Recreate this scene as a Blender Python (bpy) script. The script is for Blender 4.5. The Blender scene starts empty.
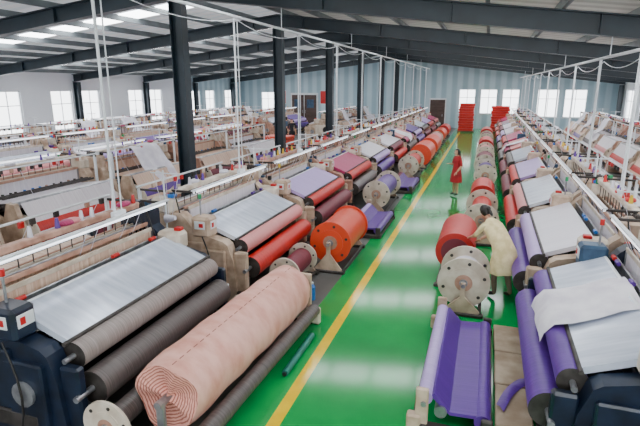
import bpy, bmesh, math, random
from mathutils import Vector, Matrix, Euler
random.seed(7)
S=bpy.context.scene
COL=S.collection

# ------------------------------------------------------------------ materials
M={}
def mat(name,c1,c2=None,scale=(3,3,3),rough=.5,metal=0.0,bump=0.0,emit=0.0,detail=4,lo=.35,hi=.65,coat=0.0):
    m=bpy.data.materials.new(name); m.use_nodes=True
    nt=m.node_tree; b=nt.nodes['Principled BSDF']
    b.inputs['Roughness'].default_value=rough; b.inputs['Metallic'].default_value=metal
    b.inputs['Coat Weight'].default_value=coat
    c2=c2 or tuple(x*.75 for x in c1)
    tc=nt.nodes.new('ShaderNodeTexCoord'); mp=nt.nodes.new('ShaderNodeMapping'); mp.inputs['Scale'].default_value=scale
    nz=nt.nodes.new('ShaderNodeTexNoise'); nz.inputs['Scale'].default_value=1.0; nz.inputs['Detail'].default_value=detail
    rp=nt.nodes.new('ShaderNodeValToRGB'); rp.color_ramp.elements[0].position=lo; rp.color_ramp.elements[1].position=hi
    rp.color_ramp.elements[0].color=(*c2,1); rp.color_ramp.elements[1].color=(*c1,1)
    L=nt.links.new
    L(tc.outputs['Object'],mp.inputs['Vector']); L(mp.outputs['Vector'],nz.inputs['Vector'])
    L(nz.outputs['Fac'],rp.inputs['Fac']); L(rp.outputs['Color'],b.inputs['Base Color'])
    if bump>0:
        bp=nt.nodes.new('ShaderNodeBump'); bp.inputs['Strength'].default_value=bump; bp.inputs['Distance'].default_value=.02
        L(nz.outputs['Fac'],bp.inputs['Height']); L(bp.outputs['Normal'],b.inputs['Normal'])
    if emit>0:
        b.inputs['Emission Color'].default_value=(*c1,1); b.inputs['Emission Strength'].default_value=emit
    M[name]=m; return m
mat('cream',(.64,.49,.37),(.36,.24,.16),(5,5,5),.42,detail=8,lo=.3)
mat('cream_light',(.76,.68,.57),(.50,.40,.30),(4,4,4),.42,detail=8,lo=.3)
mat('salmon',(.58,.34,.25),(.36,.18,.12),(5,5,5),.5)
mat('navy',(.010,.020,.045),(.005,.009,.02),(5,5,5),.3)
mat('steelblue',(.04,.10,.18),(.02,.05,.10),(5,5,5),.4)
mat('black',(.008,.008,.010),(.02,.016,.014),(6,6,6),.45)
mat('steel',(.45,.46,.48),(.25,.25,.27),(8,8,8),.3,.7)
mat('iron',(.07,.06,.055),(.03,.025,.022),(8,8,8),.5,.3)
mat('white_paint',(.82,.85,.88),(.70,.73,.76),(4,4,4),.4)
mat('tube_glow',(.9,.93,1.0),(.9,.93,1.0),rough=.3,emit=2.5)
FS=(.8,110,.8)
mat('sheet_silver',(.78,.83,.95),(.50,.56,.70),(1.6,12,1.6),.16,.2,.10,lo=.25,hi=.75)
mat('fab_white',(.82,.80,.86),(.62,.59,.69),FS,.34,0,.05,lo=.25,hi=.75)
mat('fab_lilac',(.55,.42,.78),(.38,.26,.60),FS,.36,0,.05,lo=.25,hi=.75)
mat('fab_purple',(.14,.04,.37),(.06,.016,.18),FS,.35,0,.1,lo=.25,hi=.75)
mat('fab_red',(.68,.022,.016),(.40,.010,.008),FS,.4,0,.1,lo=.25,hi=.75)
mat('fab_orange',(.80,.075,.02),(.58,.035,.012),FS,.4,0,.1,lo=.25,hi=.75)
mat('fab_pink',(.80,.33,.32),(.62,.21,.22),FS,.5,0,.1,lo=.25,hi=.75)
mat('fab_magenta',(.50,.04,.16),(.32,.02,.09),FS,.42,0,.1,lo=.25,hi=.75)
mat('fab_greybrown',(.36,.30,.28),(.20,.16,.15),(1.5,60,1.5),.36,0,.15,lo=.25,hi=.75)
mat('fab_dark',(.15,.12,.115),(.06,.05,.048),(1.5,60,1.5),.4,0,.15,lo=.25,hi=.75)
mat('fab_maroon',(.22,.025,.05),(.11,.012,.024),FS,.5,0,.1,lo=.25,hi=.75)
mat('warp_peach',(.86,.68,.56),(.56,.32,.20),(1.0,50,1.0),.5,0,.05,lo=.25,hi=.75)
mat('warp_white',(.86,.83,.86),(.66,.59,.66),(1,60,1),.42,0,.05,lo=.25,hi=.75)
mat('drape_white',(.88,.86,.92),(.70,.66,.76),(4,4,4),.5,0,.2)
mat('wood',(.20,.11,.06),(.09,.045,.025),(2,14,14),.6)
mat('teal',(.01,.20,.15),(.01,.12,.10),rough=.4)
mat('blue_plastic',(.02,.20,.62),(.02,.14,.5),rough=.35)
mat('yellow_plastic',(.75,.5,.03),rough=.4)
mat('red_paint',(.6,.01,.01),rough=.35)
mat('green_plastic',(.02,.35,.12),rough=.35)
mat('board',(.50,.40,.29),(.28,.20,.13),(3,3,3),.75,0,.2)
mat('wall_white',(.86,.90,.94),(.78,.82,.87),(.4,.4,.4),.8)
mat('frame_dark',(.012,.026,.038),(.008,.017,.025),(2,2,2),.4)
mat('purlin',(.18,.21,.22),(.13,.15,.16),(2,2,2),.5)
mat('door_brown',(.10,.06,.05),(.06,.035,.03),(2,2,6),.5)
mat('skylight',(.94,.97,1.0),(.94,.97,1.0),rough=.5,emit=10.0)
mat('skin',(.62,.34,.22),(.55,.28,.18),(10,10,10),.5)
mat('hair',(.010,.007,.006),(.016,.012,.010),(40,40,10),.4)
mat('apron_yellow',(.84,.72,.40),(.64,.52,.25),(8,8,8),.7,0,.3)
mat('dress_red',(.50,.012,.02),(.30,.008,.012),(8,8,8),.7,0,.2)
mat('cloth_dark',(.02,.02,.028),(.012,.012,.016),(8,8,8),.7)
mat('cloth_tan',(.26,.19,.14),(.18,.13,.09),(8,8,8),.7)
mat('sclera',(.8,.8,.8),(.8,.8,.8)); mat('lips',(.45,.12,.1))

def wave_mat(name,c1,c2,axis,period,rough=.5,bump=.5,sharp=(.3,.7),emit=0.0):
    m=bpy.data.materials.new(name); m.use_nodes=True; nt=m.node_tree; b=nt.nodes['Principled BSDF']; L=nt.links.new
    tc=nt.nodes.new('ShaderNodeTexCoord'); sp=nt.nodes.new('ShaderNodeSeparateXYZ'); L(tc.outputs['Object'],sp.inputs[0])
    mu=nt.nodes.new('ShaderNodeMath'); mu.operation='MULTIPLY'; mu.inputs[1].default_value=2*math.pi/period; L(sp.outputs[axis],mu.inputs[0])
    sn=nt.nodes.new('ShaderNodeMath'); sn.operation='SINE'; L(mu.outputs[0],sn.inputs[0])
    mr=nt.nodes.new('ShaderNodeMapRange'); mr.inputs[1].default_value=-1; L(sn.outputs[0],mr.inputs[0])
    nz=nt.nodes.new('ShaderNodeTexNoise'); nz.inputs['Scale'].default_value=.6; L(tc.outputs['Object'],nz.inputs['Vector'])
    rp=nt.nodes.new('ShaderNodeValToRGB'); rp.color_ramp.elements[0].position=sharp[0]; rp.color_ramp.elements[1].position=sharp[1]
    rp.color_ramp.elements[0].color=(*c2,1); rp.color_ramp.elements[1].color=(*c1,1); L(mr.outputs[0],rp.inputs[0])
    mx=nt.nodes.new('ShaderNodeMixRGB'); mx.blend_type='MULTIPLY'; mx.inputs[0].default_value=.2; L(rp.outputs[0],mx.inputs[1]); L(nz.outputs['Fac'],mx.inputs[2])
    L(mx.outputs[0],b.inputs['Base Color']); b.inputs['Roughness'].default_value=rough
    if emit>0:   # glow added to the roof sheets to brighten the dark ceiling
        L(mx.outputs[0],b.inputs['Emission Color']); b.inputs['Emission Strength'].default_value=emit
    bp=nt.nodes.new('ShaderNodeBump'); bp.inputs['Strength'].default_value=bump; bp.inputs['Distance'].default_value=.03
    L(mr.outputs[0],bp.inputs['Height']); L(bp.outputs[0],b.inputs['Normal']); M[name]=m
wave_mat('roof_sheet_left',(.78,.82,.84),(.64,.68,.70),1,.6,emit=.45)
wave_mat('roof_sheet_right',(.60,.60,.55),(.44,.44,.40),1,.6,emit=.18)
wave_mat('wall_blue',(.58,.74,.82),(.40,.57,.66),0,.9)
wave_mat('wall_blue_y',(.58,.74,.82),(.40,.57,.66),1,.9)

def floor_mat():
    m=bpy.data.materials.new('painted_floor'); m.use_nodes=True; nt=m.node_tree; b=nt.nodes['Principled BSDF']; L=nt.links.new
    tc=nt.nodes.new('ShaderNodeTexCoord'); sp=nt.nodes.new('ShaderNodeSeparateXYZ'); L(tc.outputs['Object'],sp.inputs[0])
    def band(a,bb):
        g=nt.nodes.new('ShaderNodeMath'); g.operation='GREATER_THAN'; g.inputs[1].default_value=a; L(sp.outputs[0],g.inputs[0])
        l=nt.nodes.new('ShaderNodeMath'); l.operation='LESS_THAN'; l.inputs[1].default_value=bb; L(sp.outputs[0],l.inputs[0])
        x=nt.nodes.new('ShaderNodeMath'); x.operation='MULTIPLY'; L(g.outputs[0],x.inputs[0]); L(l.outputs[0],x.inputs[1]); return x
    def noisecol(c1,c2,sc):
        nz=nt.nodes.new('ShaderNodeTexNoise'); nz.inputs['Scale'].default_value=sc; nz.inputs['Detail'].default_value=6; L(tc.outputs['Object'],nz.inputs['Vector'])
        rp=nt.nodes.new('ShaderNodeValToRGB'); rp.color_ramp.elements[0].position=.35; rp.color_ramp.elements[1].position=.65
        rp.color_ramp.elements[0].color=(*c1,1); rp.color_ramp.elements[1].color=(*c2,1); L(nz.outputs['Fac'],rp.inputs[0]); return rp
    con=noisecol((.07,.075,.07),(.13,.13,.125),1.2)
    gr=noisecol((.0,.26,.055),(.0,.36,.075),.7)
    ye=noisecol((.80,.50,.0),(.92,.62,.0),3)
    G=band(-2.55,.8); Y=band(-2.12,-1.97)
    m1=nt.nodes.new('ShaderNodeMixRGB'); L(G.outputs[0],m1.inputs[0]); L(con.outputs[0],m1.inputs[1]); L(gr.outputs[0],m1.inputs[2])
    m2=nt.nodes.new('ShaderNodeMixRGB'); L(Y.outputs[0],m2.inputs[0]); L(m1.outputs[0],m2.inputs[1]); L(ye.outputs[0],m2.inputs[2])
    L(m2.outputs[0],b.inputs['Base Color'])
    mr=nt.nodes.new('ShaderNodeMapRange'); mr.inputs[3].default_value=.45; mr.inputs[4].default_value=.11; L(G.outputs[0],mr.inputs[0]); L(mr.outputs[0],b.inputs['Roughness'])
    b.inputs['Specular IOR Level'].default_value=.45
    return m
M['painted_floor']=floor_mat()

# ------------------------------------------------------------------ mesh builder
class MB:
    def __init__(s): s.v=[];s.f=[];s.m=[];s.sm=[];s.ml=[]
    def mi(s,name):
        if name not in s.ml: s.ml.append(name)
        return s.ml.index(name)
    def add(s,vs,fs,mt,smooth=False,T=None):
        o=len(s.v); i=s.mi(mt)
        for p in vs:
            p=Vector(p); s.v.append(T@p if T else p)
        for f in fs: s.f.append([o+k for k in f]); s.m.append(i); s.sm.append(smooth)
    def box(s,c,d,mt,rot=None,bev=.012):
        hx,hy,hz=[q/2 for q in d]; b=min(bev,hx*.45,hy*.45,hz*.45); h=(hx,hy,hz)
        idx={};vs=[]
        for sx in(-1,1):
            for sy in(-1,1):
                for sz in(-1,1):
                    for a in range(3):
                        sg=(sx,sy,sz); p=[sg[k]*(h[k] if k==a else h[k]-b) for k in range(3)]
                        idx[(sx,sy,sz,a)]=len(vs); vs.append(p)
        fs=[]
        for a in range(3):
            o=[k for k in range(3) if k!=a]
            for sa in(-1,1):
                q=[]
                for (u,w) in((-1,-1),(1,-1),(1,1),(-1,1)):
                    sg=[0,0,0]; sg[a]=sa; sg[o[0]]=u; sg[o[1]]=w; q.append(idx[(*sg,a)])
                fs.append(q)
        for a in range(3):
            for bb in range(a+1,3):
                c3=3-a-bb
                for sa in(-1,1):
                    for sb in(-1,1):
                        sg=[0,0,0]; sg[a]=sa; sg[bb]=sb
                        l=list(sg); l[c3]=-1; r=list(sg); r[c3]=1
                        fs.append([idx[(*l,a)],idx[(*r,a)],idx[(*r,bb)],idx[(*l,bb)]])
        for sx in(-1,1):
            for sy in(-1,1):
                for sz in(-1,1): fs.append([idx[(sx,sy,sz,a)] for a in range(3)])
        T=Matrix.Translation(Vector(c))
        if rot: T=T@Euler(rot).to_matrix().to_4x4()
        s.add(vs,fs,mt,False,T)
    def cyl(s,p0,p1,r0,mt,r1=None,seg=16,caps=True,capmat=None):
        if r1 is None: r1=r0
        p0=Vector(p0);p1=Vector(p1);d=(p1-p0).normalized()
        u=d.orthogonal().normalized(); w=d.cross(u)
        ring=lambda p,r:[p+(u*math.cos(2*math.pi*k/seg)+w*math.sin(2*math.pi*k/seg))*r for k in range(seg)]
        a=ring(p0,r0); b=ring(p1,r1)
        s.add(a+b,[[k,(k+1)%seg,seg+(k+1)%seg,seg+k] for k in range(seg)],mt,True)
        if caps:
            s.add(a,[list(range(seg))[::-1]],capmat or mt); s.add(b,[list(range(seg))],capmat or mt)
    def tube(s,pts,r,mt,seg=6):
        for a,b in zip(pts[:-1],pts[1:]): s.cyl(a,b,r,mt,seg=seg)
    def prism(s,prof,y0,y1,mt):
        n=len(prof); a=[(x,y0,z) for x,z in prof]; b=[(x,y1,z) for x,z in prof]
        s.add(a+b,[[k,(k+1)%n,n+(k+1)%n,n+k] for k in range(n)],mt); s.add(a,[list(range(n))],mt); s.add(b,[list(range(n))[::-1]],mt)
    def loft(s,rings,mt,seg=20,side=Vector((0,1,0)),cap=True):
        P=[Vector(r[0]) for r in rings]; vs=[]
        for i,r in enumerate(rings):
            t=(P[min(i+1,len(P)-1)]-P[max(i-1,0)]).normalized(); f=side.cross(t).normalized()
            for k in range(seg):
                a=2*math.pi*k/seg; wr=1+(.06*math.sin(a*7+i) if i<2 else 0)
                vs.append(P[i]+f*math.cos(a)*r[1]*wr+side*math.sin(a)*r[2]*wr)
        fs=[[i*seg+k,i*seg+(k+1)%seg,(i+1)*seg+(k+1)%seg,(i+1)*seg+k] for i in range(len(P)-1) for k in range(seg)]
        s.add(vs,fs,mt,True)
        if cap: s.add(vs[:seg],[list(range(seg))],mt); s.add(vs[-seg:],[list(range(seg))],mt)
    def sph(s,c,r,mt,seg=14,rings=10,T=None,cut=None):
        c=Vector(c); r=(r,r,r) if not isinstance(r,tuple) else r
        vs=[];
        for i in range(rings+1):
            th=math.pi*i/rings
            for k in range(seg):
                ph=2*math.pi*k/seg; vs.append(Vector((r[0]*math.sin(th)*math.cos(ph),r[1]*math.sin(th)*math.sin(ph),r[2]*math.cos(th))))
        fs=[[i*seg+k,i*seg+(k+1)%seg,(i+1)*seg+(k+1)%seg,(i+1)*seg+k] for i in range(rings) for k in range(seg)]
        if cut: fs=[f for f in fs if cut(sum((vs[q] for q in f),Vector())/4)]
        TT=Matrix.Translation(c)
        if T: TT=T@TT
        s.add(vs,fs,mt,True,TT)
    def drape(s,path,y0,y1,mt,R,amp=.03,ny=18):
        n=len(path); vs=[]; ph=R.uniform(0,6)
        for i,(x,z) in enumerate(path):
            for j in range(ny):
                y=y0+(y1-y0)*j/(ny-1); e=(i/(n-1))
                vs.append((x+amp*math.sin(y*9+ph+i*.4)*e, y+.06*math.sin(i*1.1+ph), z+amp*.8*math.sin(y*8+ph*2+i*.7)-.05*e*math.sin(y*3+ph)))
        s.add(vs,[[i*ny+j,i*ny+j+1,(i+1)*ny+j+1,(i+1)*ny+j] for i in range(n-1) for j in range(ny-1)],mt,True)
    def mesh(s,name):
        me=bpy.data.meshes.new(name); me.from_pydata([tuple(p) for p in s.v],[],s.f)
        for n in s.ml: me.materials.append(M[n])
        me.polygons.foreach_set('material_index',s.m); me.polygons.foreach_set('use_smooth',s.sm)
        bm=bmesh.new(); bm.from_mesh(me); bmesh.ops.recalc_face_normals(bm,faces=bm.faces); bm.to_mesh(me); bm.free()
        me.update(); return me
    def obj(s,name,loc=(0,0,0),rz=0,parent=None):
        o=bpy.data.objects.new(name,s.mesh(name)); COL.objects.link(o); o.location=loc; o.rotation_euler=(0,0,rz)
        if parent: o.parent=parent
        return o
def place(name,me,loc,rz=0):
    o=bpy.data.objects.new(name,me); COL.objects.link(o); o.location=loc; o.rotation_euler=(0,0,rz); return o

# ------------------------------------------------------------------ building shell
XL,XR,Y0,Y1=-24.0,10.0,-7.0,47.0
RX,RZ,SL=-7.7,6.5,.12
roofz=lambda x: RZ-abs(x-RX)*SL
b=MB(); b.add([(XL-.2,Y0-.2,0),(XR+.2,Y0-.2,0),(XR+.2,Y1+.2,0),(XL-.2,Y1+.2,0)],[[0,1,2,3]],'painted_floor'); b.obj('floor')
b=MB()
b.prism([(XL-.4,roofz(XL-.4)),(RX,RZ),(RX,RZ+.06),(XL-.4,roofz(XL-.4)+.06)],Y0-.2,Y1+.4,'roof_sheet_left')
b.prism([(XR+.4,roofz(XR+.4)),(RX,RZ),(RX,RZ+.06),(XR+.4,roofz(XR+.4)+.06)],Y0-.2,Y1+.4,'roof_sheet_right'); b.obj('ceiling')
def wall(name,axis,pos,a0,a1,ztop,wins,mt,th=.2):
    b=MB(); zt=ztop
    def seg(p,q,z0,z1):
        if q-p<.01 or z1-z0<.01: return
        c=(p+q)/2
        if axis=='y': b.box((pos,c,(z0+z1)/2),(th,q-p,z1-z0),mt,bev=.001)
        else: b.box((c,pos,(z0+z1)/2),(q-p,th,z1-z0),mt,bev=.001)
    cur=a0
    for (p,q,z0,z1) in sorted(wins):
        seg(cur,p,0,zt); seg(p,q,0,z0); seg(p,q,z1,zt); cur=q
    seg(cur,a1,0,zt); return b
wn=[0]
def window(axis,pos,p,q,z0,z1):
    wn[0]+=1; b=MB(); c=(p+q)/2; f=.06
    def bar(u,w,du,dz,d=.08):
        if axis=='y': b.box((pos,u,w),(d,du,dz),'white_paint',bev=.005)
        else: b.box((u,pos,w),(du,d,dz),'white_paint',bev=.005)
    bar(c,z0+f/2,q-p,f); bar(c,z1-f/2,q-p,f); bar(p+f/2,(z0+z1)/2,f,z1-z0); bar(q-f/2,(z0+z1)/2,f,z1-z0)
    bar(c,(z0+z1)/2,.045,z1-z0,.05); bar(c,z0+(z1-z0)*.66,q-p,.04,.05)
    bar(c,z0-.03,q-p+.2,.05,.3)
    b.obj('window_%d'%wn[0])
wl=[(y-.8,y+.8,1.15,3.45) for y in (-3,1,5.5,9,12.6,14.9,18,20.4,24,26.3,30.7,33.0)]
w=wall('wall_left','y',XL,Y0,36,4.55,wl,'wall_white'); w.obj('wall_left')
wl2=[(y-.8,y+.8,1.15,3.3) for y in (38.5,41.0,44.5)]
w=wall('wall_left','y',XL,36,Y1,4.55,wl2,'wall_blue_y'); w.obj('wall_left_rear')
for q in wl+wl2: window('y',XL,*q)
wf=[(-21.6,-20.2,1.1,3.1),(-2.5,-1.1,1.3,3.4),(-.7,.7,1.3,3.4),(1.1,2.5,1.3,3.4),(3.9,5.6,1.1,3.4),(6.0,7.7,1.1,3.4)]
w=wall('wall_far','x',Y1,XL,XR,4.3,wf,'wall_blue')
w.prism([(XL,4.3),(XR,4.3),(XR,roofz(XR)),(RX,RZ),(XL,roofz(XL))],Y1-.1,Y1+.1,'wall_blue'); w.obj('wall_far')
for q in wf: window('x',Y1,*q)
wr=[(y-1.2,y+1.2,1.0,3.4) for y in (-3,.5,5,9.5,14,18.5,23,27,31,35,39,43)]
w=wall('wall_right','y',XR,Y0,Y1,4.36,wr,'wall_white'); w.obj('wall_right')
for q in wr: window('y',XR,*q)
# unseen gable wall behind, gate openings added to limit daylight from the rear
wb_=[(-20,-16,0,4.0),(-12,-8,0,4.0),(-4.5,3.5,0,4.2),(6,9,0,4.0)]
w=wall('wall_near','x',Y0,XL,XR,4.3,wb_,'wall_white')
w.prism([(XL,4.3),(XR,4.3),(XR,roofz(XR)),(RX,RZ),(XL,roofz(XL))],Y0-.1,Y0+.1,'wall_white'); w.obj('wall_near')
b=MB(); b.box((-17,Y1-.16,1.5),(2.8,.1,3.0),'white_paint'); 
for dx in(-.65,.65):
    b.box((-17+dx,Y1-.23,1.42),(1.22,.06,2.8),'door_brown'); b.box((-17+dx,Y1-.27,2.0),(.7,.03,.8),'steelblue'); b.cyl((-17+dx*.2,Y1-.3,1.1),(-17+dx*.2,Y1-.3,1.4),.03,'steel',seg=8)
b.obj('door_1')
b=MB(); b.box((-4.3,Y1-.14,1.3),(1.5,.06,2.6),'white_paint'); b.box((-4.3,Y1-.18,1.25),(1.3,.05,2.45),'door_brown'); b.cyl((-3.85,Y1-.22,1.0),(-3.85,Y1-.22,1.2),.03,'steel',seg=8); b.obj('door_2')
for i,(x0,z) in enumerate([(-15,2.6),(-19.3,2.6)]):
    b=MB(); b.box((x0,Y1-.14,z),(.8,.04,1.3),'white_paint'); b.box((x0,Y1-.17,z),(.7,.03,1.18),'red_paint'); b.obj('wall_notice_board')
RY=[-1.4,5.2,11.8,18.4,25.0,31.6,38.2,44.8]
b=MB()
for y in RY:
    for sx,xe in((-1,XL+.15),(1,XR-.15)):
        zt=lambda x:roofz(x)-.2
        xr=RX
        b.prism([(xr,zt(xr)),(xe,zt(xe)),(xe,zt(xe)-.42),(xr,zt(xr)-.42)],y-.015,y+.015,'frame_dark')
        for off,th in((0,.03),(-.40,.03)):
            b.prism([(xr,zt(xr)+off),(xe,zt(xe)+off),(xe,zt(xe)+off-th),(xr,zt(xr)+off-th)],y-.13,y+.13,'frame_dark')
        x=xr+sx*1.0
        while abs(x-xr)<abs(xe-xr):
            b.box((x,y,zt(x)-.21),(.02,.22,.38),'frame_dark',bev=.002); x+=sx*2.9
b.obj('roof_rafters')
b=MB(); x=XL+.6
while x<XR:
    if abs(x-RX)>.2:
        b.box((x,(Y0+Y1)/2,roofz(x)-.105),(.03,Y1-Y0-.3,.19),'purlin',bev=.003); b.box((x+.04,(Y0+Y1)/2,roofz(x)-.19),(.08,Y1-Y0-.3,.02),'purlin',bev=.003)
    x+=1.45
b.obj('roof_purlins')
def hcol(x,y,h,w=.34):
    b=MB(); 
    for s in(-1,1): b.box((x+s*w/2,y,h/2),(.025,.28,h),'frame_dark',bev=.003)
    b.box((x,y,h/2),(w,.02,h),'frame_dark',bev=.003)
    b.box((x,y,.02),(w+.2,.45,.04),'frame_dark',bev=.003)
    b.obj('steel_column')
for y in RY[2:]: hcol(RX,y,5.87)
for y in RY[2:]: hcol(XL+.35,y,roofz(XL)-.62,.3)
for y in RY[2:]: hcol(XR-.35,y,roofz(XR)-.62,.3)
b=MB()
for y in (1.9,8.5,15.1,21.7,28.3,34.9,41.5):
    for (xa,xb) in((-22.0,-9.0),(-5.5,8.5)):
        b.prism([(xa,roofz(xa)-.01),(xb,roofz(xb)-.01),(xb,roofz(xb)-.03),(xa,roofz(xa)-.03)],y-.5,y+.5,'skylight')
b.obj('roof_skylights')

# ------------------------------------------------------------------ loom
def flange(b,x,y,z,r,mt,th=.03):
    b.cyl((x,y-th/2,z),(x,y+th/2,z),r,mt,seg=32)
    b.cyl((x,y-th*1.4,z),(x,y+th*1.4,z),r*.16,'steel',seg=16)
    for s in(-1,1):
        b.cyl((x,y+s*th*.5,z),(x,y+s*th*.75,z),r*.62,mt,seg=28)
        b.cyl((x,y+s*th*.75,z),(x,y+s*th*.85,z),r*.34,'salmon',seg=24)
        for k in range(6):
            a=k*math.pi/3+.3; px,pz=x+math.cos(a)*r*.8,z+math.sin(a)*r*.8
            b.cyl((px,y+s*th*.5,pz),(px,y+s*th*.7,pz),r*.07,'iron',seg=8)
def loom_mesh(side,sheet,r1,r2,warp,wb,seed,ends='cream',drape=0):
    R=random.Random(seed); b=MB(); W=1.5
    prof=[(-.95,0),(.98,0),(1.05,.3),(1.0,.8),(.9,1.08),(.82,1.14),(.3,1.26),(.1,1.5),(0,1.58),(-.55,1.58),(-.65,1.45),(-.7,1.1),(-.95,.95),(-1.0,.3)]
    for s in(-1,1):
        b.prism(prof,s*W-.11,s*W+.11,side)
        b.box((0,s*W,.03),(2.2,.34,.06),'iron')
        b.box((-.1,s*(W+.13),.75),(1.1,.08,.7),ends,bev=.03)
        b.box((.62,s*(W+.13),.62),(.5,.09,.75),side,bev=.04)
        b.box((.0,s*(W+.14),.3),(1.5,.08,.2),'iron',bev=.02)
        b.cyl((-.35,s*(W+.17),.8),(-.35,s*(W+.23),.8),.2,'iron',seg=20)
        b.cyl((.62,s*(W+.17),.65),(.62,s*(W+.21),.65),.14,'steel',seg=16)
        b.box((1.1,s*W,.60),(.24,.12,.72),side,bev=.04)
        b.box((1.12,s*(W+.02),.12),(.3,.16,.24),'iron')
    b.box((.75,0,.22),(.14,2*W,.18),'black'); b.box((-.75,0,.3),(.14,2*W,.2),side)
    b.box((.62,0,.95),(.18,2*W-.1,.14),'black'); b.box((.45,0,.6),(.05,2*W-.1,.9),'black')
    b.cyl((1.03,-W+.12,1.00),(1.03,W-.12,1.00),.145,r1,seg=26,capmat='iron')
    b.cyl((1.03,-W-.02,1.00),(1.03,W+.02,1.00),.03,'steel',seg=10)
    b.cyl((1.20,-W+.14,.64),(1.20,W-.14,.64),.19,r2,seg=28,capmat='iron')
    b.cyl((1.20,-W-.10,.64),(1.20,W+.10,.64),.035,'steel',seg=10)
    b.cyl((.98,-W+.06,.36),(.98,W-.06,.36),.05,'steel',seg=12)
    b.prism([(.99,1.16),(.30,1.43),(.27,1.41),(.27,1.36),(.95,1.10)],-W+.12,W-.12,sheet)
    b.cyl((.28,-W+.05,1.41),(.28,W-.05,1.41),.03,'white_paint',seg=10)
    b.cyl((.98,-W+.05,1.15),(.98,W-.05,1.15),.025,'iron',seg=10)
    b.box((.17,0,1.22),(.1,2*W-.14,.16),'black'); b.box((.14,0,1.36),(.03,2*W-.2,.16),'steel')
    for i in range(6):
        x=.03-.085*i; z=1.58+R.uniform(-.05,.05)
        b.box((x,0,z),(.03,2*W-.24,.06),['cream_light','salmon','steel','wood'][i%4],bev=.004)
        b.box((x,0,z-.6),(.03,2*W-.24,.05),'steel',bev=.004)
        for s in(-1,1): b.box((x,s*(W-.14),z-.3),(.03,.04,.6),'steel',bev=.004)
        if i in(0,5): b.box((x,0,z-.3),(.008,2*W-.34,.54),warp,bev=.001)
    b.prism([(.1,1.285),(-.5,1.22),(-1.3,1.32),(-1.3,1.305),(-.5,1.205),(.1,1.27)],-W+.15,W-.15,warp)
    b.prism([(-1.42,1.30),(-1.405,1.30),(-1.80,.62),(-1.815,.62)],-W+.15,W-.15,warp)
    b.cyl((-1.34,-W,1.26),(-1.34,W,1.26),.075,'steel',seg=16)
    for s in(-1,1):
        b.prism([(-.8,.0),(-1.75,.0),(-1.75,.25),(-1.6,.85),(-1.45,1.32),(-1.25,1.34),(-1.1,.95),(-.8,.85)],s*W-.06,s*W+.06,side)
    b.cyl((-1.42,-W+.16,.62),(-1.42,W-.16,.62),.36,wb,seg=28)
    for s in(-1,1): flange(b,-1.42,s*(W-.14),.62,.44,'cream_light',.04)
    for i in range(3): b.box((-.72-.1*i,0,1.36),(.02,2*W-.3,.05),'iron',bev=.003)
    b.box((-.8,0,1.2),(.5,2*W-.2,.02),'iron',bev=.003)
    for s in(-1,1):
        b.box((-.25,s*(W-.02),1.75),(.12,.12,.42),side,bev=.02)
        b.box((-.9,s*(W-.02),1.55),(.06,.06,.8),'white_paint',bev=.01)
        b.box((-.55,s*(W-.02),1.93),(.8,.04,.04),'iron',bev=.01)
        b.box((.02,s*(W-.02),1.95),(.5,.04,.04),'iron',bev=.01)
    b.box((-.25,0,1.9),(.12,2*W,.09),'salmon' if seed%2 else 'cream_light',bev=.015)
    b.box((.24,0,1.985),(.06,2*W+.1,.03),'white_paint',bev=.008); b.cyl((.24,-W,1.95),(.24,W,1.95),.02,'tube_glow',seg=8)
    b.cyl((-.9,-W-.05,1.985),(-.9,W+.05,1.985),.02,'white_paint',seg=8)
    # yarn stand: slim white mast with cross arms and guide threads
    xm=-.2; ym=-W-.22
    b.cyl((xm,ym,0),(xm,ym,2.35),.016,'white_paint',seg=8); b.box((xm,ym,.02),(.25,.2,.04),'iron')
    b.cyl((xm-.25,ym,2.3),(xm+.35,ym,2.3),.012,'white_paint',seg=6)
    for q in(-.2,.05,.3):
        b.cyl((xm+q,ym,2.3),(xm+q*.3,ym+.05,1.55),.0045,'fab_white',seg=4)
    for zc in(1.15,1.5):
        b.cyl((xm,ym,zc),(xm+.18,ym,zc+.03),.08,R.choice(['fab_white','fab_red','fab_white','fab_purple']),r1=.04,seg=12)
    b.sph((-.05,-W-.2,1.0),.07,'blue_plastic',10,8)
    # housings at both ends
    b.box((-.3,W+.02,1.66),(.6,.36,.42),side,bev=.07); b.box((-.3,W+.02,1.90),(.3,.2,.08),'iron',bev=.02)
    b.box((.32,W-.02,1.36),(.42,.3,.3),'cream_light',bev=.05); b.box((.42,W+.02,1.53),(.12,.12,.06),'red_paint',bev=.02)
    b.cyl((-.75,W+.08,.45),(-.75,W+.26,.45),.15,'steelblue',seg=18); b.cyl((-.75,W+.26,.45),(-.75,W+.29,.45),.11,'iron',seg=18)
    b.box((.42,-W-.02,1.38),(.36,.3,.36),ends,bev=.04); b.box((.605,-W-.02,1.42),(.012,.2,.14),'white_paint',bev=.003); b.box((.612,-W-.06,1.42),(.012,.06,.08),'red_paint',bev=.003)
    b.box((.42,-W-.175,1.42),(.2,.012,.14),'white_paint',bev=.003); b.box((.45,-W-.182,1.42),(.08,.012,.07),'red_paint',bev=.003)
    b.box((-.35,-W-.02,1.7),(.42,.28,.28),'cream_light',bev=.05); b.box((-.2,-W-.02,1.87),(.14,.14,.07),'blue_plastic',bev=.02)
    b.cyl((.35,-W,1.5),(.35,-W,1.85),.015,'steel',seg=6); b.cyl((.35,-W,1.85),(.35,-W,1.93),.03,R.choice(['red_paint','yellow_plastic','green_plastic']),seg=8)
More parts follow.
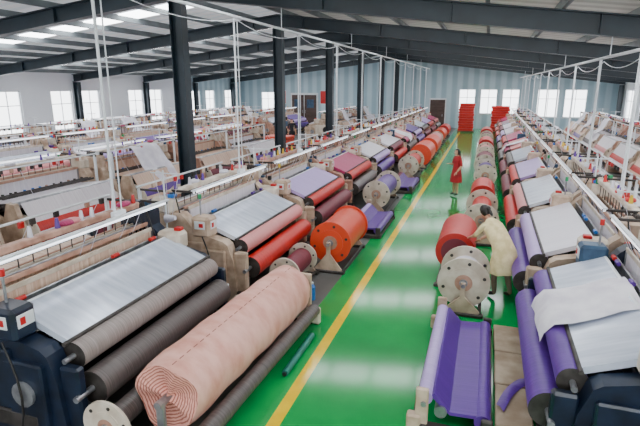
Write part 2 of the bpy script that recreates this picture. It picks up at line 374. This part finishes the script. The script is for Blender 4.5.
    for k in range(13):
        y=-W+.22+k*.215+R.uniform(-.05,.05)
        b.box((-.55,y,1.31),(.06,.04,.13),R.choice(['iron','black','iron','blue_plastic','salmon']),bev=.006)
        b.cyl((-.25,y,1.86),(-.25,y,1.62),.008,'iron',seg=5)
        if R.random()<.55: b.box((-.9+R.uniform(-.03,.03),y,1.93),(.05,.08,.09),R.choice(['iron','salmon','cream','red_paint','black']),bev=.008)
        if R.random()<.45: b.cyl((-.25,y,1.945),(-.25,y,2.08),.035,R.choice(['fab_red','fab_white','fab_white','fab_purple','yellow_plastic']),r1=.02,seg=8)
        if R.random()<.30: b.cyl((.2,y,1.46),(.2,y+.12,1.46),.03,R.choice(['fab_red','fab_purple','blue_plastic']),seg=8)
        if R.random()<.5: b.cyl((.24,y,1.97),(.05,y+R.uniform(-.05,.05),1.6),.004,'fab_white',seg=4)
        if R.random()<.4: b.cyl((-.9,y,1.98),(-1.3,y+R.uniform(-.05,.05),1.34),.004,'fab_white',seg=4)
    for k in range(7):
        x=R.uniform(-.55,.1); s=R.choice((-1,1)); z=1.60
        b.box((x,s*(W+R.uniform(-.05,.05)),z+.30 if s>0 and x<0 else z+.28 if s<0 and x<-.14 else z-.02),(.08,.08,.1),R.choice(['iron','black','steelblue','red_paint','green_plastic','white_paint']),bev=.01)
    for q in range(3):
        ph=R.uniform(0,2); sy=(W-.05 if q!=1 else -W+.05)
        pts=[Vector((-.25+.35*math.sin(t*1.6+ph)*(.5+.3*q),sy-.12*math.sin(t*3+ph),1.95-.95*t)) for t in [i/6 for i in range(7)]]
        b.tube(pts,.012,'black')
    pts=[Vector((.5,-W-.16,1.25-1.2*t)) + Vector((.15*math.sin(t*3.1),-.08,0)) for t in [i/6 for i in range(7)]]
    b.tube(pts,.012,'black')
    for k in range(R.randint(1,3)):
        y=R.uniform(-1.2,1.2)
        b.sph((-.28,y,1.97),(.09,.14,.045),R.choice(['fab_white','fab_pink','fab_red','fab_magenta']),10,6)
    if drape&1:
        y0=R.uniform(-1.2,-.2)
        b.drape([(-.78,2.0),(-.9,2.02),(-1.0,1.9),(-1.1,1.68),(-1.22,1.46),(-1.36,1.36),(-1.5,1.2),(-1.6,1.0)],y0,y0+R.uniform(.9,1.4),'drape_white',R)
    if drape&2:
        y0=R.uniform(-1.2,.1)
        b.drape([(.22,1.45),(.45,1.40),(.7,1.30),(.95,1.22),(1.12,1.17),(1.21,1.02),(1.24,.9)],y0,y0+1.0,'drape_white',R,.015,12)
    return b.mesh('loom_mesh')
VA=[loom_mesh('navy','sheet_silver','fab_greybrown','fab_dark','warp_peach','warp_peach',1,'navy'),
    loom_mesh('cream','sheet_silver','fab_pink','fab_red','warp_white','fab_red',2,drape=0),
    loom_mesh('cream','fab_lilac','fab_red','fab_maroon','warp_white','fab_purple',3),
    loom_mesh('cream','fab_white','fab_maroon','fab_red','warp_peach','fab_red',4,'cream_light',drape=1),
    loom_mesh('salmon','fab_magenta','fab_red','fab_dark','warp_white','fab_pink',5,'cream',drape=0),
    loom_mesh('cream','fab_purple','fab_lilac','fab_purple','warp_peach','fab_purple',6,drape=1),
    loom_mesh('navy','sheet_silver','fab_purple','fab_purple','warp_white','fab_purple',7,'steelblue',drape=2),
    loom_mesh('cream','fab_white','fab_lilac','fab_purple','warp_white','fab_purple',8),
    loom_mesh('cream','fab_pink','fab_magenta','fab_dark','warp_white','fab_dark',9,'steelblue',drape=3),
    loom_mesh('salmon','sheet_silver','fab_dark','fab_maroon','warp_peach','fab_maroon',10,'cream')]
LX=-4.95; LY=[5.05,8.85,12.4,16.0,19.6,23.2,26.8,30.4,34.0,37.6,41.2]
LV=[0,1,2,4,7,3,8,5,9,2,4]
RYs=[6.15,9.65,13.1,16.6,20.1,23.6,27.1,30.6,34.1,37.6,41.1]
RV=[6,7,1,2,9,8,4,7,3,1,4]
RXc=2.0
looms=[]
for y,v in zip(LY,LV): looms.append(place('power_loom',VA[v],(LX,y,0)))
for y,v in zip(RYs,RV): looms.append(place('power_loom',VA[v],(RXc,y,0),math.pi))
for k,v in zip((0,1,2,3,4,8,9,10),[3,1,5,9,2,3,4,8]): looms.append(place('power_loom',VA[v],(-10.7,5.6+3.6*k,0),math.pi))
for k,v in zip((0,1,2,3,4,5,7,8),[4,1,7,5,8,3,9,5]): looms.append(place('power_loom',VA[v],(-15.3,9.2+3.6*k,0),0))
for y,v in zip([16.4+3.6*k for k in range(7)],[1,3,8,4,9,5,3]): looms.append(place('power_loom',VA[v],(-20.0,y,0),math.pi))
for y,v in zip([12.9+3.5*k for k in range(8)],[9,5,3,1,4,8,5,3]): looms.append(place('power_loom',VA[v],(7.0,y,0),0))

# ------------------------------------------------------------------ overhead conduits
def conduit(X,Z,ys,zb,ya,yb,dbl=True):
    b=MB(); b.box((X,(ya+yb)/2,Z),(.05,yb-ya,.05),'white_paint',bev=.01)
    for y in ys:
        b.cyl((X,y,zb),(X,y,Z),.020,'white_paint',seg=8)
        if dbl: b.cyl((X,y+.14,zb),(X,y+.14,Z),.010,'white_paint',seg=6)
        b.box((X,y+.07,zb+.03),(.08,.24,.1),'white_paint',bev=.01)
    for y0_,y1_ in zip(ys[:-1],ys[1:]):   # slack cable looped between droppers
        pts=[Vector((X+.05,y0_+(y1_-y0_)*t,Z-.06-.35*4*t*(1-t)*.5)) for t in [i/8 for i in range(9)]]
        b.tube(pts,.008,'white_paint',5)
    for y in RY:
        if ya<y<yb: b.cyl((X,y,Z),(X,y,roofz(X)-.62),.010,'white_paint',seg=6)
    b.obj('overhead_conduit')
conduit(-4.85,5.05,[y+.5 for y in LY],1.95,Y0+1,44)
conduit(RXc+.25,4.3,[9.4,12.6,16.0,19.4,22.8,26.2,29.6,33,36.4,39.8],1.95,Y0+1,44)

# ------------------------------------------------------------------ cloth roll stands
def roll_stand(name,X,ya,yb,z,r,fab,fr=None,fm='cream_light',rail='iron',endm=None,fr2=None,hw=.32):
    b=MB(); cy=(ya+yb)/2
    b.cyl((X,ya+.1,z),(X,yb-.1,z),r,fab,seg=36,capmat=endm or fab)
    b.cyl((X,ya-.12,z),(X,yb+.12,z),.035,'steel',seg=10)
    if not fr:
        for yy,s in((ya+.1,-1),(yb-.1,1)):
            b.cyl((X,yy,z),(X,yy+s*.02,z),.09,'iron',seg=16)
            b.cyl((X,yy,z),(X,yy+s*.008,z),r*.72,'fab_maroon' if 'red' in fab else fab,seg=28)
    if fr:
        flange(b,X,ya+.07,z,fr,fm,.035); flange(b,X,yb-.07,z,fr2 or fr,fm,.035)
    for y in(ya-.08,yb+.08):
        b.prism([(X-hw,0.05),(X+hw,.05),(X+hw-.06,.12),(X+.04,z-.2 if z>.45 else z-.1),(X+.04,z+.05),(X-.04,z+.05),(X-.04,z-.2 if z>.45 else z-.1),(X-hw+.06,.12)],y-.02,y+.02,'cream')
        b.box((X,y,.03),(hw*2+.06,.12,.06),rail)
    for s in(-1,1): b.box((X+s*(hw-.03),cy,.06),(.05,yb-ya+.2,.06),rail)
    return b.obj(name)
def low_beam(X,ya,yb,fab,fab2):
    b=MB()
    b.cyl((X-.3,ya+.08,.36),(X-.3,yb-.08,.36),.085,fab2,seg=20); b.cyl((X-.3,ya-.06,.36),(X-.3,yb+.06,.36),.03,'steel',seg=8)
    b.cyl((X-.12,ya+.06,.22),(X-.12,yb-.06,.22),.07,'steel',seg=16)
    b.prism([(X-.2,.42),(X-.02,.22),(X+.35,.24),(X+.35,.2),(X-.02,.18),(X-.24,.38)],ya+.1,yb-.1,fab)
    b.cyl((X+.33,ya+.08,.17),(X+.33,yb-.08,.17),.09,fab,seg=20)
    for y in(ya,yb):
        b.box((X,y,.05),(.9,.1,.1),'iron'); b.box((X-.32,y,.28),(.14,.06,.5),'cream',bev=.02); b.box((X-.4,y,.1),(.16,.12,.2),'cream',bev=.02); b.box((X+.37,y,.15),(.12,.06,.25),'iron',bev=.02)
    for s in(-1,1): b.box((X+s*.41,(ya+yb)/2,.04),(.05,yb-ya,.06),'iron')
    return b.obj('cloth_winding_stand')

def ring_mat():
    m=bpy.data.materials.new('pink_roll_end'); m.use_nodes=True; nt=m.node_tree; bs=nt.nodes['Principled BSDF']; L=nt.links.new
    tc=nt.nodes.new('ShaderNodeTexCoord'); mp=nt.nodes.new('ShaderNodeMapping'); mp.inputs['Scale'].default_value=(1,0,1)
    wv=nt.nodes.new('ShaderNodeTexWave'); wv.wave_type='RINGS'; wv.rings_direction='SPHERICAL'; wv.inputs['Scale'].default_value=9; wv.inputs['Distortion'].default_value=9; wv.inputs['Detail'].default_value=3; wv.inputs['Detail Scale'].default_value=.5
    rp=nt.nodes.new('ShaderNodeValToRGB'); rp.color_ramp.elements[0].color=(.36,.10,.07,1); rp.color_ramp.elements[1].color=(.80,.38,.31,1); rp.color_ramp.elements[0].position=.1; rp.color_ramp.elements[1].position=.6
    L(tc.outputs['Object'],mp.inputs[0]); L(mp.outputs[0],wv.inputs['Vector']); L(wv.outputs['Fac'],rp.inputs[0]); L(rp.outputs[0],bs.inputs['Base Color'])
    bp=nt.nodes.new('ShaderNodeBump'); bp.inputs['Strength'].default_value=.5; L(wv.outputs['Fac'],bp.inputs['Height']); L(bp.outputs[0],bs.inputs['Normal'])
    bs.inputs['Roughness'].default_value=.7; M['pink_roll_end']=m
ring_mat()
mat('pink_cloth',(.86,.48,.40),(.70,.30,.23),(3,5,3),.55,0,.3,detail=8)
mat('pink_seam',(.40,.12,.09),(.32,.10,.07),(3,5,3),.7)
b=MB(); n=56; HL=1.56; ys=[i*2*HL/24 for i in range(25)]; vs=[]; 
R=random.Random(3)
for j,y in enumerate(ys):
    for k in range(n):
        a=2*math.pi*k/n; rr=.395+.014*math.sin(a*3+y*1.3)+.008*math.sin(y*9+a*2)+R.uniform(-.003,.003)-(.02 if j in(0,24) else 0)
        vs.append((rr*math.cos(a),y-HL+(.03*math.sin(a*4) if j in(0,24) else 0),rr*math.sin(a)))
b.add(vs,[[j*n+k,j*n+(k+1)%n,(j+1)*n+(k+1)%n,(j+1)*n+k] for j in range(24) for k in range(n)],'pink_cloth',True)
for e,base in((-1,0),(1,24*n)):
    ringv=[vs[base+k] for k in range(n)]; rr=[ringv]
    for q in(.75,.5,.25,.1): rr.append([(p[0]*q,p[1]+e*(.05*(1-q)+R.uniform(-.008,.008))*-1.0*(1 if q>.2 else .3),p[2]*q) for p in ringv])
    flat=[p for r_ in rr for p in r_]
    b.add(flat,[[i*n+k,i*n+(k+1)%n,(i+1)*n+(k+1)%n,(i+1)*n+k] for i in range(4) for k in range(n)]+[[4*n+k for k in range(n)]],'pink_roll_end',False)
b.cyl((0,-HL-.15,0),(0,HL+.15,0),.045,'steel',seg=12)
for k in range(25):
    y=-HL+.06+k*.125; r_=.409; a=1.35
    b.box((r_*math.cos(a),y,r_*math.sin(a)),(.008,.07,.008),'pink_seam',bev=.002)
E=HL+.1
for y,mt in((-E,'iron'),(E,'cream')):
    b.box((0,y,-.28),(.1,.05,.62),'steel',bev=.01); b.box((.08,y,-.57),(.6,.12,.06),'iron')
b.box((.18,E,-.15),(.34,.06,.8),'cream',bev=.04); b.box((.3,E,-.45),(.4,.1,.28),'cream_light',bev=.03)
b.cyl((.42,-E+.06,-.33),(.42,E-.06,-.33),.1,'fab_dark',seg=20); b.cyl((.42,-E,-.33),(.42,E,-.33),.03,'steel',seg=8)
b.box((.42,-E+.02,-.42),(.12,.05,.36),'iron')
b.box((-.18,0,-.55),(.06,2*E,.06),'iron'); b.box((.3,0,-.55),(.06,2*E,.06),'iron')
b.obj('pink_fabric_roll',(-2.87,5.38,.6),-.04)
b=MB(); b.cyl((0,-.55,.06),(0,.55,.06),.045,'teal',seg=14); b.cyl((0,-.58,.06),(0,.58,.06),.03,'black',seg=10); b.obj('cloth_tube',(-2.28,6.0,-.01))
roll_stand('cloth_roll_stand',-3.45,3.45,6.6,.36,.13,'fab_dark',.29,'cream_light','iron',fr2=.2,hw=.2)
roll_stand('cloth_roll_stand',-2.87,9.35,11.0,.60,.40,'fab_orange',.44,'fab_orange')
roll_stand('cloth_roll_stand',-3.3,7.9,9.0,.40,.20,'fab_maroon',.3,'cream_light',hw=.25)
low_beam(-2.75,11.9,13.9,'fab_purple','fab_lilac')
roll_stand('cloth_roll_stand',-3.0,14.5,16.6,.55,.30,'fab_purple',.42,'cream_light')
low_beam(-2.75,17.5,19.6,'fab_purple','fab_maroon')
roll_stand('cloth_roll_stand',-2.9,20.3,22.3,.55,.3,'fab_red',.42,'cream_light')
roll_stand('cloth_roll_stand',-2.8,23.3,25.6,.6,.5,'fab_orange')
roll_stand('cloth_roll_stand',-2.8,26.6,28.9,.6,.48,'fab_orange')
roll_stand('cloth_roll_stand',-2.9,29.9,32.2,.55,.35,'fab_pink',.42,'cream_light')
roll_stand('cloth_roll_stand',-2.9,33.4,35.6,.55,.4,'fab_orange')
roll_stand('cloth_roll_stand',-2.9,37,39.2,.55,.4,'fab_red')
low_beam(-.12,4.95,7.5,'fab_purple','fab_lilac')
roll_stand('cloth_roll_stand',-.16,8.15,8.98,.53,.26,'fab_white',.43,'cream_light')
roll_stand('cloth_roll_stand',-.38,9.32,11.1,.66,.37,'fab_red')
roll_stand('cloth_roll_stand',.05,12.2,14.1,.58,.25,'fab_red',.42,'cream_light')
roll_stand('cloth_roll_stand',.05,14.8,16.4,.6,.35,'fab_red')
roll_stand('cloth_roll_stand',.1,18.6,20.2,.6,.28,'fab_purple',.4,'cream_light')
roll_stand('cloth_roll_stand',.05,21.2,23.2,.6,.35,'fab_maroon',.42,'cream_light')
roll_stand('cloth_roll_stand',.05,24.2,26.2,.6,.3,'fab_pink',.42,'cream_light')
roll_stand('cloth_roll_stand',.05,27.5,29.6,.6,.4,'fab_red')
roll_stand('cloth_roll_stand',.05,31,33,.6,.35,'fab_maroon',.42,'cream_light')
roll_stand('cloth_roll_stand',.05,34.5,36.6,.6,.4,'fab_red')
for k,c in enumerate(['fab_maroon','fab_red','fab_purple','fab_white','fab_red','fab_purple']):
    roll_stand('cloth_roll_stand',-8.3,7.9+3.6*k+(.0 if k!=1 else .7),9.6+3.6*k,.55,.3,c,.42 if k%2 else None,'cream_light')
b=MB()
for i in range(3):
    b.box((.55,5.55+.84*i,.10),(.40,.82,.05),'board',(0,0,random.uniform(-.02,.02)))
for y in(5.3,6.4,7.4): b.box((.55,y,.04),(.34,.08,.07),'wood')
b.obj('walkway_board')
b=MB(); pts=[Vector((.40+.34*t,5.42+.25*math.sin(t*2.5)+.5*t,.15+.012*math.sin(t*8))) for t in [i/8 for i in range(9)]]
vs=[]; 
for p in pts: vs+= [p+Vector((-.04,.06,-.005)),p+Vector((0,0,.015)),p+Vector((.04,-.06,-.005))]
b.add(vs,[[i*3+k,i*3+k+1,i*3+k+4,i*3+k+3] for i in range(8) for k in range(2)],'fab_purple',True); b.obj('purple_fabric_strip')
b=MB(); b.cyl((0,0,0),(0,0,.24),.06,'blue_plastic',seg=14); b.cyl((0,0,.24),(0,0,.3),.06,'blue_plastic',r1=.025,seg=14); b.cyl((0,0,.3),(0,0,.33),.028,'white_paint',seg=10); b.obj('water_bottle',(-2.75,7.9,.0))
def bale(X,Y,w,d,h,c):
    b=MB(); z=.1; b.box((0,0,.05),(w,d,.1),'wood')
    while z<h:
        b.box((random.uniform(-.05,.05),0,z+.1),(w*.92,d*.92,.19),c,bev=.07); z+=.2
    b.obj('folded_fabric_stack',(X,Y,0))
bale(-1.6,43.5,1.3,1.2,2.2,'fab_red'); bale(1.0,43.9,1.5,1.3,1.9,'fab_red'); bale(-19.5,45,1.5,1.2,1.4,'fab_orange')
bale(-10.6,25.2,1.5,1.3,1.0,'fab_orange'); bale(-10.4,23.0,1.2,1.1,.8,'fab_red')

# ------------------------------------------------------------------ people
def hand(b,wr,dirv,side,down,mt='skin',s=1.0):
    d=dirv.normalized(); sd=(side-d*side.dot(d)).normalized(); dn=d.cross(sd).normalized()
    if dn.dot(down)<0: dn=-dn
    palm=wr+d*.045*s
    T=Matrix((( d.x,sd.x,dn.x,palm.x),(d.y,sd.y,dn.y,palm.y),(d.z,sd.z,dn.z,palm.z),(0,0,0,1)))
    b.sph((0,0,0),(.052*s,.04*s,.018*s),mt,12,8,T=T)
    for i,(off,ln) in enumerate([(-.03,.062),(-.01,.075),(.011,.07),(.031,.055)]):
        p=palm+d*.038*s+sd*off*s; dd=d.copy(); r=.0095*s
        for k in range(3):
            q=p+dd*ln*s*(.45,.32,.25)[k]; b.cyl(p,q,r,mt,r1=r*.9,seg=8); b.sph(q,r*.9,mt,8,6); p=q; r*=.9; dd=(dd+dn*.5).normalized()
    p=palm-sd*.032*s-d*.015*s; dd=(d*.6-sd*.7+dn*.3).normalized(); r=.011*s
    for k in range(2):
        q=p+dd*.034*s; b.cyl(p,q,r,mt,r1=r*.9,seg=8); b.sph(q,r*.9,mt,8,6); p=q; dd=(dd+d*.5).normalized()
def head(b,c,T,long_hair=True):
    TT=Matrix.Translation(Vector(c))@T
    b.sph((0,0,0),(.088,.075,.112),'skin',20,16,T=TT)
    b.sph((.035,0,-.055),(.05,.05,.05),'skin',14,10,T=TT)
    b.sph((.092,0,-.015),(.018,.013,.022),'skin',10,8,T=TT)
    for s in(-1,1):
        b.sph((.076,s*.03,.008),(.012,.014,.009),'sclera',10,8,T=TT); b.sph((.086,s*.03,.008),.005,'hair',8,6,T=TT)
        b.sph((.080,s*.03,.026),(.008,.018,.004),'hair',8,6,T=TT)
        b.sph((0,s*.077,-.005),(.02,.009,.03),'skin',10,8,T=TT)
    b.sph((.081,0,-.052),(.008,.022,.007),'lips',10,6,T=TT)
    b.sph((-.008,0,.012),(.1,.089,.118),'hair',22,16,T=TT,cut=lambda p:(p.x<.03+ .0 or p.z>.06) and p.z>-.1)
    if long_hair:
        b.sph((-.1,0,.01),(.045,.045,.045),'hair',12,8,T=TT); b.sph((-.105,0,-.07),(.028,.035,.08),'hair',12,8,T=TT)
def person(name,J,loc,heading,top,legs,sleeve,headT,garment=None,long_hair=True,handside=None,shoe='black'):
    root=bpy.data.objects.new(name,None); COL.objects.link(root); root.location=loc; root.rotation_euler=(0,0,heading)
    names=list(J.keys()); vs=[J[k][0] for k in names]; ix={k:i for i,k in enumerate(names)}
    E=[('pelvis','spine'),('spine','chest'),('chest','neck'),('neck','hb')]
    for s in 'LR': E+=[('chest','sh'+s),('sh'+s,'el'+s),('el'+s,'wr'+s),('pelvis','hip'+s),('hip'+s,'kn'+s),('kn'+s,'an'+s),('an'+s,'toe'+s)]
    me=bpy.data.meshes.new('body'); me.from_pydata(vs,[(ix[a],ix[c]) for a,c in E],[])
    o=bpy.data.objects.new('tmp_body',me); COL.objects.link(o)
    md=o.modifiers.new('Skin','SKIN'); md.use_smooth_shade=True
    for k in names:
        d=me.skin_vertices[0].data[ix[k]]; d.radius=J[k][1]; d.use_root=(k=='pelvis')
    sb=o.modifiers.new('Sub','SUBSURF'); sb.levels=2; sb.render_levels=2
    dg=bpy.context.evaluated_depsgraph_get(); ev=o.evaluated_get(dg); m2=bpy.data.meshes.new_from_object(ev)
    bpy.data.objects.remove(o)
    ms=[top,legs,'skin',shoe]; 
    m2.materials.clear()
    for q in ms: m2.materials.append(M[q])
    tag={}
    for a,c in E:
        t=0
        if a.startswith('hip') or a.startswith('kn') or (a=='pelvis' and c.startswith('hip')): t=1
        if a.startswith('an'): t=3
        if a=='neck': t=2
        if a.startswith('el'): t=2 if sleeve<2 else 0
        if a.startswith('sh'): t=0 if sleeve>0 else 2
        tag[(a,c)]=t
    for p in m2.polygons:
        best=9;bt=0
        for (a,c),t in tag.items():
            A=Vector(J[a][0]);C=Vector(J[c][0]);d=C-A;u=max(0,min(1,(p.center-A).dot(d)/d.length_squared)); dist=(p.center-(A+d*u)).length
            if dist<best: best=dist;bt=t
        p.material_index=bt; p.use_smooth=True
    ob=bpy.data.objects.new('body',m2); COL.objects.link(ob); ob.parent=root
    b=MB()
    b.cyl(Vector(J['neck'][0]),Vector(J['hb'][0])+(Vector(J['hb'][0])-Vector(J['neck'][0]))*.5,.048,'skin',seg=14)
    head(b,headT[0],headT[1],long_hair); b.obj('head',parent=root)
    b=MB()
    for s,sg in(('L',1),('R',-1)):
        w_=Vector(J['wr'+s][0]); e_=Vector(J['el'+s][0]); hand(b,w_,(w_-e_),Vector((0,-sg,0)) if handside is None else handside,Vector((0,0,-1)))
    b.obj('hands',parent=root)
    if garment:
        b=MB(); 
        for rings,mt in garment: b.loft(rings,mt,seg=28)
        b.obj('garment',parent=root)
    return root
def joints(p,sp,ch,nk,hb,sh,el,wr,hip,kn,an,toe,elR=None,wrR=None,knR=None,anR=None,toeR=None):
    J={'pelvis':(p,(.13,.11)),'spine':(sp,(.115,.10)),'chest':(ch,(.13,.11)),'neck':(nk,(.055,.055)),'hb':(hb,(.045,.045))}
    mir=lambda q:(q[0],-q[1],q[2])
    for s,f in(('L',lambda q:q),('R',mir)):
        J['sh'+s]=(f(sh),(.062,.062)); J['el'+s]=(f(el),(.044,.044)); J['wr'+s]=(f(wr),(.028,.028))
        J['hip'+s]=(f(hip),(.095,.095)); J['kn'+s]=(f(kn),(.062,.062)); J['an'+s]=(f(an),(.042,.042)); J['toe'+s]=(f(toe),(.035,.028))
    for k,v in(('elR',elR),('wrR',wrR),('knR',knR),('anR',anR),('toeR',toeR)):
        if v: J[k]=(v,J[k][1])
    return J
J=joints((-.06,0,.92),(.05,0,1.07),(.21,0,1.24),(.33,0,1.38),(.36,0,1.42),(.26,.18,1.31),(.41,.23,1.08),(.58,.14,1.00),(-.04,.09,.85),(.02,.11,.47),(-.04,.12,.09),(.10,.13,.045),
   elR=(.42,-.22,1.05),wrR=(.60,-.13,.90),knR=(-.1,-.1,.46),anR=(-.2,-.11,.09),toeR=(-.06,-.12,.045))
hT=Euler((0,math.radians(40),0)).to_matrix().to_4x4()
person('worker_in_yellow_smock',J,(.42,9.12,0),math.radians(138),'apron_yellow','cloth_tan',1,((.43,0,1.50),hT),
  garment=[([((-.11,0,.50),.22,.29),((-.10,0,.70),.205,.27),((-.075,0,.88),.18,.23),((.01,0,1.03),.155,.20),((.12,0,1.15),.155,.21),((.22,0,1.26),.14,.21),((.28,0,1.34),.09,.15),((.315,0,1.39),.055,.07)],'apron_yellow')])
J=joints((0,0,.92),(0,0,1.07),(0,0,1.26),(0,0,1.40),(.01,0,1.44),(0,.165,1.33),(-.03,.24,1.07),(.12,.2,.88),(0,.09,.86),(.02,.1,.47),(0,.1,.09),(.13,.12,.045),
   elR=(.03,-.22,1.08),wrR=(.22,-.12,1.12))
person('worker_in_red_dress',J,(-.85,17.7,0),math.radians(215),'dress_red','skin',1,((.03,0,1.52),Matrix.Identity(4)),
  garment=[([((0,0,.50),.2,.23),((0,0,.7),.17,.2),((0,0,.9),.14,.175),((0,0,1.06),.115,.145),((0,0,1.2),.125,.165),((0,0,1.3),.115,.17),((0,0,1.36),.075,.12)],'dress_red')])
J=joints((0,0,.94),(0,0,1.1),(0,0,1.3),(0,0,1.45),(.01,0,1.49),(0,.185,1.38),(-.03,.25,1.1),(.08,.24,.86),(0,.09,.88),(.02,.1,.48),(0,.1,.09),(.13,.12,.045),knR=(.1,-.1,.48),anR=(.12,-.1,.09),toeR=(.25,-.12,.045))
person('worker_in_dark_shirt',J,(-11.6,29.6,0),math.radians(-60),'cloth_dark','cloth_dark',1,((.03,0,1.58),Matrix.Identity(4)),long_hair=False)
person('worker_in_dark_shirt',J,(-12.7,31.4,0),math.radians(40),'steelblue','cloth_dark',1,((.03,0,1.58),Matrix.Identity(4)),long_hair=False)

# ------------------------------------------------------------------ light, world, camera
w=bpy.data.worlds.new('World'); S.world=w; w.use_nodes=True
bg=w.node_tree.nodes['Background']; bg.inputs[0].default_value=(.93,.965,1,1); bg.inputs[1].default_value=5.5
cam=bpy.data.cameras.new('camera'); co=bpy.data.objects.new('camera',cam); COL.objects.link(co)
cam.lens=28.125; cam.sensor_width=36; cam.clip_end=200
co.location=(0,0,3.75); co.rotation_euler=(math.radians(90-14.36),0,math.radians(18.2)); S.camera=co
